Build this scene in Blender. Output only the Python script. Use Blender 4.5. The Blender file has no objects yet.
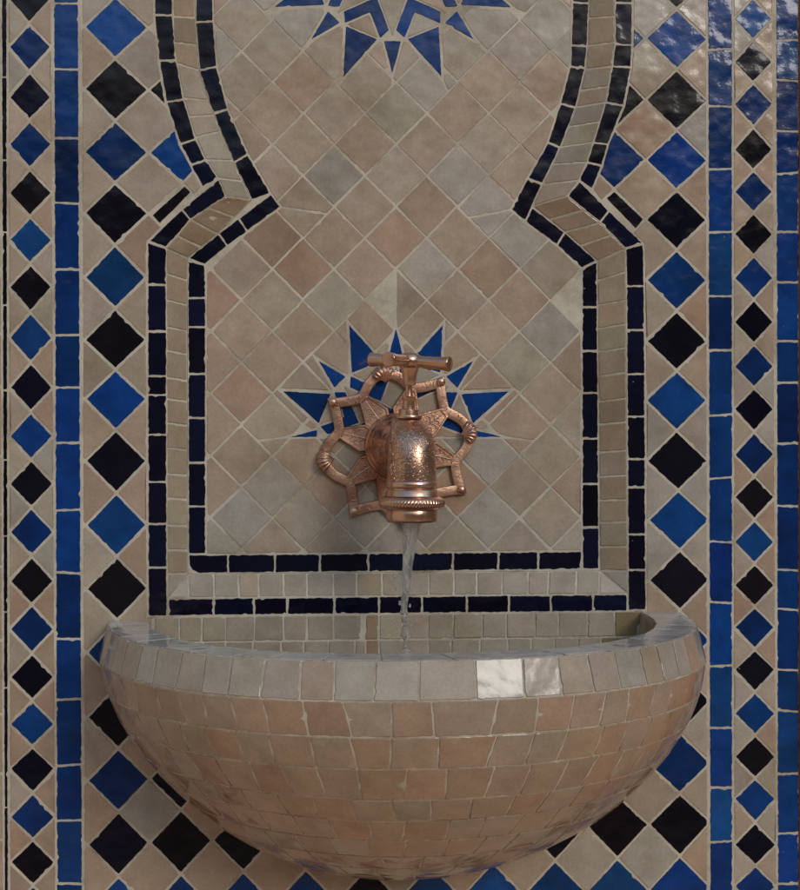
import bpy, bmesh, math, random
from mathutils import Vector
from mathutils.geometry import delaunay_2d_cdt
R = random.Random(11)
sc = bpy.context.scene
COL = sc.collection
V = Vector
PI = math.pi

# ------------------------------------------------------------------ camera
CAM = V((-0.185, -1.35, 1.0))
TGT = V((0, 0, 1.0))
FW = (TGT - CAM).normalized()
RT = FW.cross(V((0, 0, 1))).normalized()
FPX = (TGT - CAM).length * 1000.0
def W(px, py, d=0.0):
    """point of the vertical plane Y = d (d > 0: behind the wall face)"""
    ray = FW + RT * ((px - 400) / FPX) + V((0, 0, -(py - 445) / FPX))
    return CAM + ray * ((d - CAM.y) / ray.y)
def proj(p):
    q = p - CAM
    z = q.dot(FW)
    return 400 + FPX * q.dot(RT) / z, 445 - FPX * q.z / z, z
cam = bpy.data.cameras.new('camera')
cam.sensor_fit = 'HORIZONTAL'; cam.sensor_width = 36
cam.lens = 36 * FPX / 800.0
cam.clip_start = 0.05; cam.clip_end = 200
co = bpy.data.objects.new('camera', cam); COL.objects.link(co)
co.location = CAM
co.rotation_euler = (TGT - CAM).to_track_quat('-Z', 'Y').to_euler()
sc.camera = co

# ------------------------------------------------------------------ materials
class NT:
    def __init__(s, m):
        m.use_nodes = True
        s.t = m.node_tree; s.t.nodes.clear()
    def n(s, typ, ins=None, **kw):
        nd = s.t.nodes.new(typ)
        for k, v in kw.items(): setattr(nd, k, v)
        for k, v in (ins or {}).items():
            if isinstance(v, bpy.types.NodeSocket): s.t.links.new(v, nd.inputs[k])
            else: nd.inputs[k].default_value = v
        return nd
def new_mat(name):
    m = bpy.data.materials.new(name)
    return m, NT(m)
def mix_rgb(N, mode, fac, a, b):
    nd = N.n('ShaderNodeMix', data_type='RGBA', blend_type=mode)
    for i, v in ((0, fac), (6, a), (7, b)):
        if isinstance(v, bpy.types.NodeSocket): N.t.links.new(v, nd.inputs[i])
        else: nd.inputs[i].default_value = v
    return nd.outputs[2]
def ramp(N, fac, stops, interp='LINEAR'):
    nd = N.n('ShaderNodeValToRGB', {'Fac': fac})
    cr = nd.color_ramp; cr.interpolation = interp
    while len(cr.elements) < len(stops): cr.elements.new(0.5)
    for e, (p, c) in zip(cr.elements, stops):
        e.position = p; e.color = c if len(c) == 4 else (*c, 1)
    return nd.outputs[0]

def glaze(name, rough=(0.10, 0.30), wave=0.00022, mott=0.30, pits=True, spec=0.5):
    """hand-made glazed tile: colour of the single tile in the attribute 'tint', cloudy glaze, wavy surface, pinholes"""
    m, N = new_mat(name)
    tc = N.n('ShaderNodeTexCoord').outputs['Object']
    an = N.n('ShaderNodeAttribute', attribute_name='tint')
    at = an.outputs['Color']
    seed = N.n('ShaderNodeMath', {0: an.outputs['Alpha'], 1: 40.0}, operation='MULTIPLY').outputs[0]
    cloud = N.n('ShaderNodeTexNoise', {'Vector': tc, 'W': seed, 'Scale': 34, 'Detail': 5, 'Roughness': 0.62}, noise_dimensions='4D').outputs['Fac']
    shade = ramp(N, cloud, [(0.3, (1 - mott,) * 3), (0.7, (1 + mott * 0.7,) * 3)])
    c1 = mix_rgb(N, 'MULTIPLY', 1.0, at, shade)
    fine = N.n('ShaderNodeTexNoise', {'Vector': tc, 'Scale': 420, 'Detail': 3}).outputs['Fac']
    c2 = mix_rgb(N, 'MULTIPLY', 0.35, c1, ramp(N, fine, [(0.35, (0.8,) * 3), (0.65, (1.12,) * 3)]))
    soil = N.n('ShaderNodeTexNoise', {'Vector': tc, 'Scale': 7, 'Detail': 7, 'Roughness': 0.7}).outputs['Fac']
    c2 = mix_rgb(N, 'MULTIPLY', 1.0, c2, ramp(N, soil, [(0.34, (0.80, 0.76, 0.70)), (0.52, (1, 1, 1))]))
    # pinholes and scuffs that show the pale clay body
    vor = N.n('ShaderNodeTexVoronoi', {'Vector': tc, 'Scale': 62.0, 'Randomness': 1.0}, feature='F1')
    rnd = N.n('ShaderNodeSeparateColor', {'Color': vor.outputs['Color']}).outputs[0]
    size = N.n('ShaderNodeMapRange', {'Value': rnd, 'From Min': 0.66, 'From Max': 1.0, 'To Min': 0.0, 'To Max': 0.085}).outputs[0]
    wob = N.n('ShaderNodeMath', {0: fine, 1: 0.05}, operation='MULTIPLY').outputs[0]
    dd = N.n('ShaderNodeMath', {0: vor.outputs['Distance'], 1: wob}, operation='ADD').outputs[0]
    pit = N.n('ShaderNodeMath', {0: dd, 1: size}, operation='LESS_THAN').outputs[0]
    if pits:
        pf = N.n('ShaderNodeMath', {0: pit, 1: 0.7}, operation='MULTIPLY').outputs[0]
        c2 = mix_rgb(N, 'MIX', pf, c2, (0.30, 0.25, 0.20, 1))
    rg = N.n('ShaderNodeMapRange', {'Value': cloud, 'From Min': 0.3, 'From Max': 0.7, 'To Min': rough[0], 'To Max': rough[1]}).outputs[0]
    w1 = N.n('ShaderNodeTexNoise', {'Vector': tc, 'W': seed, 'Scale': 46, 'Detail': 1.0}, noise_dimensions='4D').outputs['Fac']
    b1 = N.n('ShaderNodeBump', {'Height': w1, 'Strength': 1.0, 'Distance': wave * 5.5})
    w2 = N.n('ShaderNodeTexNoise', {'Vector': tc, 'W': seed, 'Scale': 200, 'Detail': 2.0}, noise_dimensions='4D').outputs['Fac']
    b2 = N.n('ShaderNodeBump', {'Height': w2, 'Strength': 1.0, 'Distance': wave * 0.5, 'Normal': b1.outputs[0]})
    b3 = N.n('ShaderNodeBump', {'Height': pit, 'Strength': 0.6, 'Distance': 0.0005, 'Normal': b2.outputs[0]}, invert=True)
    p = N.n('ShaderNodeBsdfPrincipled', {'Base Color': c2, 'Roughness': rg, 'Normal': b3.outputs[0], 'Specular IOR Level': spec})
    N.n('ShaderNodeOutputMaterial', {'Surface': p.outputs[0]})
    return m
M_CREAM = glaze('cream_glaze', (0.07, 0.22), 0.00020, 0.16)
M_BLUE = glaze('blue_glaze', (0.05, 0.13), 0.00026, 0.34, spec=0.36)
M_BLACK = glaze('black_glaze', (0.05, 0.13), 0.00024, 0.3, spec=0.26)

def grout_mat(name, col):
    m, N = new_mat(name)
    tc = N.n('ShaderNodeTexCoord').outputs['Object']
    a = N.n('ShaderNodeTexNoise', {'Vector': tc, 'Scale': 25, 'Detail': 6, 'Roughness': 0.7}).outputs['Fac']
    c = ramp(N, a, [(0.25, tuple(x * 0.62 for x in col)), (0.5, col), (0.75, tuple(x * 1.2 for x in col))])
    dirt = N.n('ShaderNodeTexNoise', {'Vector': tc, 'Scale': 9, 'Detail': 8, 'Roughness': 0.75}).outputs['Fac']
    c = mix_rgb(N, 'MULTIPLY', 1.0, c, ramp(N, dirt, [(0.36, (0.68, 0.62, 0.54)), (0.50, (1, 1, 1))]))
    f = N.n('ShaderNodeTexNoise', {'Vector': tc, 'Scale': 600, 'Detail': 4}).outputs['Fac']
    b = N.n('ShaderNodeBump', {'Height': f, 'Strength': 0.8, 'Distance': 0.0006})
    p = N.n('ShaderNodeBsdfPrincipled', {'Base Color': c, 'Roughness': 0.88, 'Normal': b.outputs[0], 'Specular IOR Level': 0.3})
    N.n('ShaderNodeOutputMaterial', {'Surface': p.outputs[0]})
    return m
M_GROUT = grout_mat('grout', (0.58, 0.52, 0.41))
M_BGROUT = grout_mat('basin_grout', (0.58, 0.51, 0.40))
M_TERRA = grout_mat('terracotta_plaster', (0.40, 0.13, 0.05))

def brass_mat(name, engr=1.0, scale=100, rough=(0.2, 0.42)):
    m, N = new_mat(name)
    tc = N.n('ShaderNodeTexCoord').outputs['Object']
    big = N.n('ShaderNodeTexNoise', {'Vector': tc, 'Scale': 42, 'Detail': 5, 'Roughness': 0.6}).outputs['Fac']
    base = ramp(N, big, [(0.3, (0.52, 0.27, 0.19)), (0.55, (0.70, 0.43, 0.30)), (0.8, (0.84, 0.61, 0.41))])
    # chased floral scrolls: warped cells and rings
    wn = N.n('ShaderNodeTexNoise', {'Vector': tc, 'Scale': 70, 'Detail': 1}).outputs['Color']
    sub = N.n('ShaderNodeVectorMath', {0: wn, 1: (0.5, 0.5, 0.5)}, operation='SUBTRACT').outputs[0]
    scl = N.n('ShaderNodeVectorMath', {0: sub, 'Scale': 0.010}, operation='SCALE').outputs[0]
    wv = N.n('ShaderNodeVectorMath', {0: tc, 1: scl}, operation='ADD').outputs[0]
    nz = N.n('ShaderNodeTexNoise', {'Vector': wv, 'Scale': scale, 'Detail': 0.6}).outputs['Fac']
    sn = N.n('ShaderNodeMath', {0: N.n('ShaderNodeMath', {0: nz, 1: 34.0}, operation='MULTIPLY').outputs[0]}, operation='SINE').outputs[0]
    ab = N.n('ShaderNodeMath', {0: sn}, operation='ABSOLUTE').outputs[0]
    scroll = N.n('ShaderNodeMapRange', {'Value': ab, 'From Min': 0.50, 'From Max': 0.22}).outputs[0]
    v1 = N.n('ShaderNodeTexVoronoi', {'Vector': wv, 'Scale': 330}, feature='F1').outputs['Distance']
    dots = N.n('ShaderNodeMapRange', {'Value': v1, 'From Min': 0.34, 'From Max': 0.18, 'To Max': 0.55}).outputs[0]
    line = N.n('ShaderNodeMath', {0: scroll, 1: N.n('ShaderNodeMath', {0: dots, 1: 0.25}, operation='MULTIPLY').outputs[0]}, operation='MAXIMUM').outputs[0]
    le = N.n('ShaderNodeMath', {0: line, 1: engr}, operation='MULTIPLY').outputs[0]
    col = mix_rgb(N, 'MULTIPLY', N.n('ShaderNodeMath', {0: le, 1: 0.38}, operation='MULTIPLY').outputs[0], base, (0.45, 0.34, 0.27, 1))
    rg = N.n('ShaderNodeMapRange', {'Value': big, 'From Min': 0.3, 'From Max': 0.75, 'To Min': rough[0], 'To Max': rough[1]}).outputs[0]
    b1 = N.n('ShaderNodeBump', {'Height': line, 'Strength': 1.0 * engr + 0.0001, 'Distance': 0.0019}, invert=True)
    ham = N.n('ShaderNodeTexNoise', {'Vector': tc, 'Scale': 160, 'Detail': 3}).outputs['Fac']
    b2 = N.n('ShaderNodeBump', {'Height': ham, 'Strength': 0.5, 'Distance': 0.0005, 'Normal': b1.outputs[0]})
    p = N.n('ShaderNodeBsdfPrincipled', {'Base Color': col, 'Metallic': 1.0, 'Roughness': rg, 'Normal': b2.outputs[0]})
    N.n('ShaderNodeOutputMaterial', {'Surface': p.outputs[0]})
    return m
M_BRASS = brass_mat('copper_brass_engraved', 1.0, rough=(0.16, 0.34))
M_BRASS2 = brass_mat('copper_brass_plain', 0.0, rough=(0.16, 0.32))
M_BRASS3 = brass_mat('copper_brass_cast', 0.12, 120, (0.26, 0.45))

def water_mat():
    m, N = new_mat('water')
    tc = N.n('ShaderNodeTexCoord').outputs['Object']
    mp = N.n('ShaderNodeMapping', {'Vector': tc, 'Scale': (260, 260, 34)}).outputs[0]
    w = N.n('ShaderNodeTexNoise', {'Vector': mp, 'Scale': 1.0, 'Detail': 3}).outputs['Fac']
    b = N.n('ShaderNodeBump', {'Height': w, 'Strength': 0.8, 'Distance': 0.0025})
    p = N.n('ShaderNodeBsdfPrincipled', {'Base Color': (0.93, 0.93, 0.93, 1), 'Roughness': 0.16, 'IOR': 1.33,
            'Transmission Weight': 1.0, 'Normal': b.outputs[0]})
    d = N.n('ShaderNodeBsdfDiffuse', {'Color': (0.82, 0.80, 0.77, 1)})
    mx = N.n('ShaderNodeMixShader', {0: 0.15, 1: p.outputs[0], 2: d.outputs[0]})
    N.n('ShaderNodeOutputMaterial', {'Surface': mx.outputs[0]})
    return m
M_WATER = water_mat()

# ------------------------------------------------------------------ object helpers
def thing(name, label, cat, loc):
    o = bpy.data.objects.new(name, None); COL.objects.link(o)
    o.location = loc; o.empty_display_size = 0.05
    o['label'] = label; o['category'] = cat
    return o
def link(name, bm, mats, parent=None, label=None, smooth=False):
    me = bpy.data.meshes.new(name)
    bm.normal_update()
    bm.to_mesh(me); bm.free()
    for m in (mats if isinstance(mats, (list, tuple)) else [mats]): me.materials.append(m)
    if smooth:
        for p in me.polygons: p.use_smooth = True
        try: me.set_sharp_from_angle(angle=math.radians(smooth if smooth is not True else 40))
        except Exception: pass
    o = bpy.data.objects.new(name, me); COL.objects.link(o)
    if parent:
        o.parent = parent
        top = parent
        off = parent.location.copy()
        while top.parent: top = top.parent; off += top.location
        # meshes are written in world coordinates: take the parent chain's offset out of the mesh origin
        o.location = -off
    if label: o['label'] = label
    return o

def TB():
    bm = bmesh.new()
    bm.loops.layers.float_color.new('tint')
    return bm

# ------------------------------------------------------------------ polygons
def area2(p): return 0.5 * sum(p[i][0] * p[(i + 1) % len(p)][1] - p[(i + 1) % len(p)][0] * p[i][1] for i in range(len(p)))
def bbox(p):
    xs = [q[0] for q in p]; ys = [q[1] for q in p]
    return min(xs), min(ys), max(xs), max(ys)
def hit(a, b): return not (a[2] < b[0] or b[2] < a[0] or a[3] < b[1] or b[3] < a[1])
def inside(pt, poly):
    x, y = pt; c = False
    for i in range(len(poly)):
        x1, y1 = poly[i]; x2, y2 = poly[i - 1]
        if (y1 > y) != (y2 > y) and x < (x2 - x1) * (y - y1) / (y2 - y1) + x1: c = not c
    return c
def clip(poly, inc=(), exc=()):
    """parts of poly lying in every polygon of inc and in none of exc"""
    bb = bbox(poly)
    inc = list(inc); exc = [e for e in exc if hit(bb, bbox(e))]
    polys = [poly] + inc + exc
    vs, es, fs = [], [], []
    for q in polys:
        b = len(vs); vs += [V((float(x), float(y))) for x, y in q]
        es += [(b + i, b + (i + 1) % len(q)) for i in range(len(q))]
    ov, oe, of, _, _, _ = delaunay_2d_cdt(vs, es, [], 0, 1e-4)
    keep = []
    for f in of:
        c = sum((ov[i] for i in f), V((0, 0))) / len(f)
        if not inside(c, poly): continue
        if any(not inside(c, q) for q in inc): continue
        if any(inside(c, q) for q in exc): continue
        keep.append(f)
    half = {}
    for f in keep:
        f = list(f)
        if area2([ov[i] for i in f]) < 0: f.reverse()
        for i in range(len(f)): half[(f[i], f[(i + 1) % len(f)])] = 1
    nxt = {}
    for (a, b) in half:
        if (b, a) not in half: nxt.setdefault(a, []).append(b)
    loops = []
    while nxt:
        a = next(iter(nxt)); lp = [a]
        while True:
            c = lp[-1]
            if c not in nxt: break
            b = nxt[c].pop()
            if not nxt[c]: del nxt[c]
            if b == lp[0]: break
            lp.append(b)
        pts = [tuple(ov[i]) for i in lp]
        pts = [p for i, p in enumerate(pts) if math.dist(p, pts[i - 1]) > 0.05] if len(pts) > 2 else pts
        out = []
        for i, p in enumerate(pts):
            a_, b_ = pts[i - 1], pts[(i + 1) % len(pts)]
            cr = (p[0] - a_[0]) * (b_[1] - p[1]) - (p[1] - a_[1]) * (b_[0] - p[0])
            if abs(cr) > 0.02 * (math.dist(p, a_) + math.dist(p, b_)): out.append(p)
        if len(out) >= 3: loops.append(out)
    return loops

def normals2(p, lim=0.30):
    """inward normals per vertex (mitred), p counter-clockwise"""
    n = len(p); out = []
    for i in range(n):
        a, b, c = p[i - 1], p[i], p[(i + 1) % n]
        d1 = V((b[0] - a[0], b[1] - a[1])); d2 = V((c[0] - b[0], c[1] - b[1]))
        if d1.length < 1e-9 or d2.length < 1e-9: out.append(V((0, 0))); continue
        d1.normalize(); d2.normalize()
        n1 = V((-d1.y, d1.x)); n2 = V((-d2.y, d2.x))
        m = n1 + n2
        if m.length < 1e-6: out.append(n1); continue
        m = m / m.length
        k = 1 / max(lim, m.dot(n1))
        out.append(m * k)
    return out

def tile(bm, pts, nrm, tint, g=0.0012, cham=0.0005, jit=0.00022, tilt=0.004, lift=0.0001, skirt=0.0028, chip=0.03, clay=0.12, dome=0.0):
    """one hand-cut glazed tile standing on the plane of pts (world points) with its face along nrm"""
    nrm = nrm.normalized()
    c = sum(pts, V((0, 0, 0))) / len(pts)
    u = (pts[1] - pts[0]); u = (u - nrm * u.dot(nrm)).normalized(); v = nrm.cross(u)
    q = [((p - c).dot(u), (p - c).dot(v)) for p in pts]
    hs = [(p - c).dot(nrm) for p in pts]
    if area2(q) < 0: q.reverse(); hs.reverse()
    A0 = area2(q)
    if A0 < 1.2e-5: return
    q = [V(a) for a in q]
    while True:
        if len(q) < 3: return
        ns = normals2(q, 0.06)
        q2 = [a + b * g for a, b in zip(q, ns)]
        # an edge that is too short to keep its direction is merged into one corner
        if all((q[(i + 1) % len(q)] - q[i]).dot(q2[(i + 1) % len(q)] - q2[i]) > 0 for i in range(len(q))): break
        k = min(range(len(q)), key=lambda i: (q[(i + 1) % len(q)] - q[i]).length)
        j = (k + 1) % len(q)
        q[k] = (q[k] + q[j]) / 2; hs[k] = (hs[k] + hs[j]) / 2
        del q[j]; del hs[j]
    A1 = area2(q2)
    if A1 < 0.12 * A0 or A1 < 5e-6: return
    if A1 / sum((q2[i] - q2[i - 1]).length for i in range(len(q2))) < 0.0011: return      # splinters are left to the grout
    # subdivide the outline, round the corners a little
    ring, hh = [], []
    n = len(q2)
    for i in range(n):
        a, b = q2[i], q2[(i + 1) % n]
        L = (b - a).length
        if L < 1e-6: continue
        cr = min(0.0008, L * 0.2)
        k = max(1, int(L / 0.0034))
        t0, t1 = cr / L, 1 - cr / L
        for s in range(k + 1):
            t = t0 + (t1 - t0) * s / k
            ring.append(a.lerp(b, t)); hh.append(hs[i] + (hs[(i + 1) % n] - hs[i]) * t)
    rn = normals2(ring)
    off = [R.gauss(0, jit * 0.62) for _ in ring]
    for i in range(len(off)):
        if R.random() < chip * 0.6: off[i] += R.uniform(0.0005, 0.0014)
    tx, ty, h0 = R.gauss(0, tilt), R.gauss(0, tilt), max(-0.0001, R.gauss(0, lift))
    lo = [c + u * (p.x + m.x * o) + v * (p.y + m.y * o) for p, m, o in zip(ring, rn, off)]
    tp2 = [V((p.x + m.x * (o + cham), p.y + m.y * (o + cham))) for p, m, o in zip(ring, rn, off)]
    def H(p): return h0 + p.x * tx + p.y * ty
    lay = bm.loops.layers.float_color['tint']
    bot = [bm.verts.new(p + nrm * (h - skirt)) for p, h in zip(lo, hh)]
    mid = [bm.verts.new(p + nrm * (h + H(r) - cham * 0.8)) for p, h, r in zip(lo, hh, ring)]
    top = [bm.verts.new(c + u * p.x + v * p.y + nrm * (h + H(p))) for p, h in zip(tp2, hh)]
    fs = []
    N_ = len(ring)
    if dome <= 0:
        try: fs.append((bm.faces.new(top), 0))
        except ValueError: return
    else:
        h_c = sum(hh) / len(hh)
        mp = sum((p.co for p in top), V((0, 0, 0))) / N_
        mr = [bm.verts.new(p.co.lerp(mp, 0.5) + nrm * (0.72 * dome)) for p in top]
        cv = bm.verts.new(mp + nrm * dome)
        for i in range(N_):
            j = (i + 1) % N_
            fs.append((bm.faces.new((top[i], top[j], mr[j], mr[i])), 0))
            fs.append((bm.faces.new((mr[i], mr[j], cv)), 0))
    for i in range(N_):
        j = (i + 1) % N_
        fs.append((bm.faces.new((bot[i], bot[j], mid[j], mid[i])), 2))
        fs.append((bm.faces.new((mid[i], mid[j], top[j], top[i])), 1))
    body = (0.30, 0.235, 0.175); sd_ = R.random()
    for f, kind in fs:
        t = tint
        if kind == 2: t = tuple(0.5 * a + 0.5 * b for a, b in zip(tint, body))
        if kind == 1 and R.random() < clay: 
            w = R.uniform(0.2, 0.8); t = tuple((1 - w) * a + w * b for a, b in zip(tint, body))
        for l in f.loops: l[lay] = (*t, sd_)

NW = V((0, -1, 0))
def convex_parts(p, depth=0):
    """a cutter cannot make notched tiles: split them from the notch to the opposite side"""
    if area2(p) < 0: p = p[::-1]
    n = len(p)
    if depth > 6 or n < 4: return [p]
    for i in range(n):
        a, b, c = V(p[i - 1]), V(p[i]), V(p[(i + 1) % n])
        d1, d2 = b - a, c - b
        if d1.length < 1e-6 or d2.length < 1e-6: continue
        d1.normalize(); d2.normalize()
        if d1.x * d2.y - d1.y * d2.x < -0.17:
            dr = (d1 - d2)
            if dr.length < 1e-6: continue
            dr.normalize()
            best = None
            for j in range(n):
                if j == i or (j + 1) % n == i: continue
                e0, e1 = V(p[j]), V(p[(j + 1) % n])
                ed = e1 - e0
                den = dr.x * ed.y - dr.y * ed.x
                if abs(den) < 1e-9: continue
                w = e0 - b
                t = (w.x * ed.y - w.y * ed.x) / den
                u = (w.x * dr.y - w.y * dr.x) / den
                if t > 0.05 and -1e-6 <= u <= 1 + 1e-6 and (best is None or t < best[0]): best = (t, j)
            if best is None: continue
            h = tuple(b + dr * best[0]); j = best[1]
            q1, k = [tuple(b)], (i + 1) % n
            while True:
                q1.append(p[k])
                if k == j: break
                k = (k + 1) % n
            q1.append(h)
            q2, k = [h], (j + 1) % n
            while True:
                q2.append(p[k])
                if k == i: break
                k = (k + 1) % n
            return convex_parts(q1, depth + 1) + convex_parts(q2, depth + 1)
    return [p]
def blunt(p, w=6.0, amax=42, wmin=2.4):
    """snip off needle-sharp corners, as a tile cutter has to"""
    if area2(p) < 0: p = p[::-1]
    out = []
    n = len(p)
    for i in range(n):
        b = V(p[i]); a = V(p[i - 1]); c = V(p[(i + 1) % n])
        d1, d2 = a - b, c - b
        l1, l2 = d1.length, d2.length
        if l1 < 0.3 or l2 < 0.3: continue
        ang = math.degrees(d1.angle(d2))
        convex = (d2.x * d1.y - d2.y * d1.x) > 0
        if convex and ang < amax:
            k = w / (2 * math.sin(math.radians(max(ang, 2)) / 2))
            out.append(tuple(b + d1 / l1 * min(k, l1 * 0.44))); out.append(tuple(b + d2 / l2 * min(k, l2 * 0.44)))
        else: out.append(tuple(b))
    out = [q for i, q in enumerate(out) if math.dist(q, out[i - 1]) > 0.2]
    if len(out) < 3 or abs(area2(out)) / sum(math.dist(out[i], out[i - 1]) for i in range(len(out))) < wmin: return []
    return out
def wtile(bm, px, tint, d=0.0, **kw):
    if len(px) < 3: return
    tile(bm, [W(x, y, d) for x, y in px], NW, tint, **kw)

CREAMS = [(0.445, 0.365, 0.275), (0.44, 0.368, 0.285), (0.43, 0.372, 0.30), (0.45, 0.352, 0.26), (0.445, 0.358, 0.268),
          (0.425, 0.375, 0.31), (0.455, 0.340, 0.245), (0.44, 0.364, 0.28)]
def vary(c, s=0.05):
    k = 1 + R.gauss(0, s)
    return tuple(max(0.002, x * k * (1 + R.gauss(0, s * 0.25))) for x in c)
def cream(warm=0.0):
    c = R.choice(CREAMS)
    if R.random() < warm: c = R.choice([(0.45, 0.33, 0.235), (0.45, 0.34, 0.245), (0.455, 0.318, 0.222)])
    return vary(c)
def blue(): return vary(R.choice([(0.003, 0.040, 0.185), (0.003, 0.034, 0.165), (0.004, 0.047, 0.21), (0.004, 0.040, 0.18), (0.003, 0.030, 0.14), (0.006, 0.055, 0.20)]), 0.22)
def navy(): return vary(R.choice([(0.004, 0.005, 0.018), (0.005, 0.004, 0.014), (0.004, 0.006, 0.022)]), 0.2)
def black(): return vary(R.choice([(0.005, 0.004, 0.010), (0.004, 0.004, 0.014), (0.007, 0.005, 0.009)]), 0.2)

REC = 0.013      # depth of the niche
# ------------------------------------------------------------------ outlines of the arch, read off the wall (image pixels -> wall plane)
EXT = -150
O1L = [(154, EXT), (154, 14), (156.5, 42), (158.7, 61), (166, 102), (172, 119), (180, 144), (191, 165), (202, 187),
       (181.5, 209), (147.5, 241.5), (147.0, 300), (147.6, 616.8)]
O1R = [(633, EXT), (633, 0), (632.5, 45), (631.5, 67), (624, 105.5), (608, 144), (602, 166), (592.5, 189.5),
       (610, 211.5), (643.5, 243.5), (644.5, 300), (646.3, 610.5)]
O2L = [(173, EXT), (173, -12), (174, 42), (177, 63), (183.5, 98), (195.5, 137), (206, 159.5), (218, 178), (226, 196), (190.5, 219.5), (166.5, 248), (166.7, 300), (167.5, 597.8)]
I1L = [(194.5, EXT), (194.5, -12), (197, 45), (199.5, 70), (209, 100), (221, 131), (233.5, 160.5), (243, 181), (251.5, 200), (218, 234), (188, 258), (187.5, 305), (188, 573.8)]
O2R = [(615, EXT), (615, -12), (615, 42), (612, 66), (605.8, 102), (593.5, 142), (587, 162), (579, 180), (567, 196), (600.3, 222.5), (625.5, 248.5), (626, 300), (628, 593.8)]
I1R = [(589.5, EXT), (589.5, -12), (587.7, 45.5), (585.5, 69), (576, 107), (560.5, 147), (553, 164), (543, 184), (532.5, 206), (565, 232), (597.3, 261), (597.7, 305), (599.8, 570.8)]
I2L = [(212.5, EXT), (212.5, -12), (213.5, 21), (217, 66.5), (228, 108.5), (248, 154), (271, 193), (281, 206.8), (248, 231.5), (206.3, 264), (206, 300), (206.3, 554.5)]
I2R = [(572.5, EXT), (572.5, -12), (571, 45), (570, 66.5), (560, 103.5), (548, 142), (527.5, 178), (510.5, 209.5), (525, 221.5), (557, 245.5), (581.5, 268.5), (581.7, 300), (582, 551)]
O1P = O1L + O1R[::-1]
I2P = I2L + I2R[::-1]
I1P = I1L + I1R[::-1]
O2P = O2L + O2R[::-1]

def basin_foot(k=1.0):
    pts = []
    for i in range(41):
        a = PI * i / 40
        pts.append((397 - 284 * k * math.cos(a), 648 + 218 * k * math.sin(a)))
    return [(397 - 284 * k, 617.5)] + pts + [(397 + 284 * k, 612)]

# ================================================================== the tiled wall
wall = thing('tiled_wall', 'cream, blue and black mosaic tiled wall with a recessed keyhole arch niche around the tap', 'tiled wall', W(400, 930, 0))

# ---- grout bed with the niche opening, panel bed, bed of the reveal, and the masonry behind
bm = bmesh.new()
rect = [(-160, -150), (798.6, -150), (798.6, 1045), (-160, 1045)]
def fill(bm, poly, inc, exc, d):
    """triangulated flat sheet of poly minus exc at depth d"""
    vs, es = [], []
    for q in [poly] + list(inc) + list(exc):
        b = len(vs); vs += [V((float(x), float(y))) for x, y in q]
        es += [(b + i, b + (i + 1) % len(q)) for i in range(len(q))]
    ov, oe, of, *_ = delaunay_2d_cdt(vs, es, [], 0, 1e-4)
    mv = [bm.verts.new(W(p[0], p[1], d)) for p in ov]
    for f in of:
        c = sum((ov[i] for i in f), V((0, 0))) / len(f)
        if inside(c, poly) and not any(inside(c, e) for e in exc):
            fc = bm.faces.new([mv[i] for i in f])
            fc.normal_update()
            if fc.normal.y > 0: fc.normal_flip()
    bmesh.ops.delete(bm, geom=[v for v in bm.verts if not v.link_faces], context='VERTS')
GB = 0.00045
fill(bm, rect, [], [O2P], GB)
fill(bm, I1P, [], [], REC + GB)
link('grout_bed', bm, M_GROUT, wall)

bm = bmesh.new()
a, b = W(-160, -150, 0.03), W(960, 1045, 0.03)
bmesh.ops.create_cube(bm, size=1)
for v in bm.verts:
    v.co = V((a.x if v.co.x < 0 else b.x, 0.032 if v.co.y < 0 else 0.25, b.z if v.co.z < 0 else a.z))
link('masonry', bm, M_GROUT, wall)

# ---- painted plaster right of the tiles
bm = bmesh.new()
p0, p1 = W(799.2, -150, 0), W(960, 1045, 0)
bmesh.ops.create_cube(bm, size=1)
for v in bm.verts:
    v.co = V((p0.x if v.co.x < 0 else p1.x, -0.004 if v.co.y < 0 else 0.030, p1.z if v.co.z < 0 else p0.z))
bmesh.ops.bevel(bm, geom=list(bm.edges), offset=0.002, segments=2, affect='EDGES')
link('painted_margin', bm, M_TERRA, wall, label='terracotta painted plaster at the right edge of the tiles')

def lerp(a, b, t): return a + (b - a) * t

# ---- narrow black edging and cream tiles at the far left
bm = TB()
ys = [-150, -66, 77, 160, 232, 305, 390, 460, 536, 612, 688, 808, 900, 1000]
for y0, y1 in zip(ys, ys[1:]):
    xs = lambda y: (lerp(1.2, 4.2, (y) / 890), lerp(7.0, 8.4, y / 890))
    wtile(bm, [(xs(y0)[0], y0), (xs(y0)[1], y0), (xs(y1)[1], y1), (xs(y1)[0], y1)], black(), g=0.0006, cham=0.0005)
link('black_edging', bm, M_BLACK, wall, label='thin black strip at the far left edge')
bm = TB()
for k in range(4):
    x1_, x0_ = 1.0 - k * 40, -39 - k * 40
    y = -150 + R.uniform(-20, 0)
    while y < 1030:
        h = R.uniform(52, 74)
        e = lambda yy: 3.0 * yy / 890
        wtile(bm, [(x0_ + e(y), y), (x1_ + e(y), y), (x1_ + e(y + h), y + h), (x0_ + e(y + h), y + h)], cream(0.3))
        y += h
link('cream_margin', bm, M_CREAM, wall)

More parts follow.
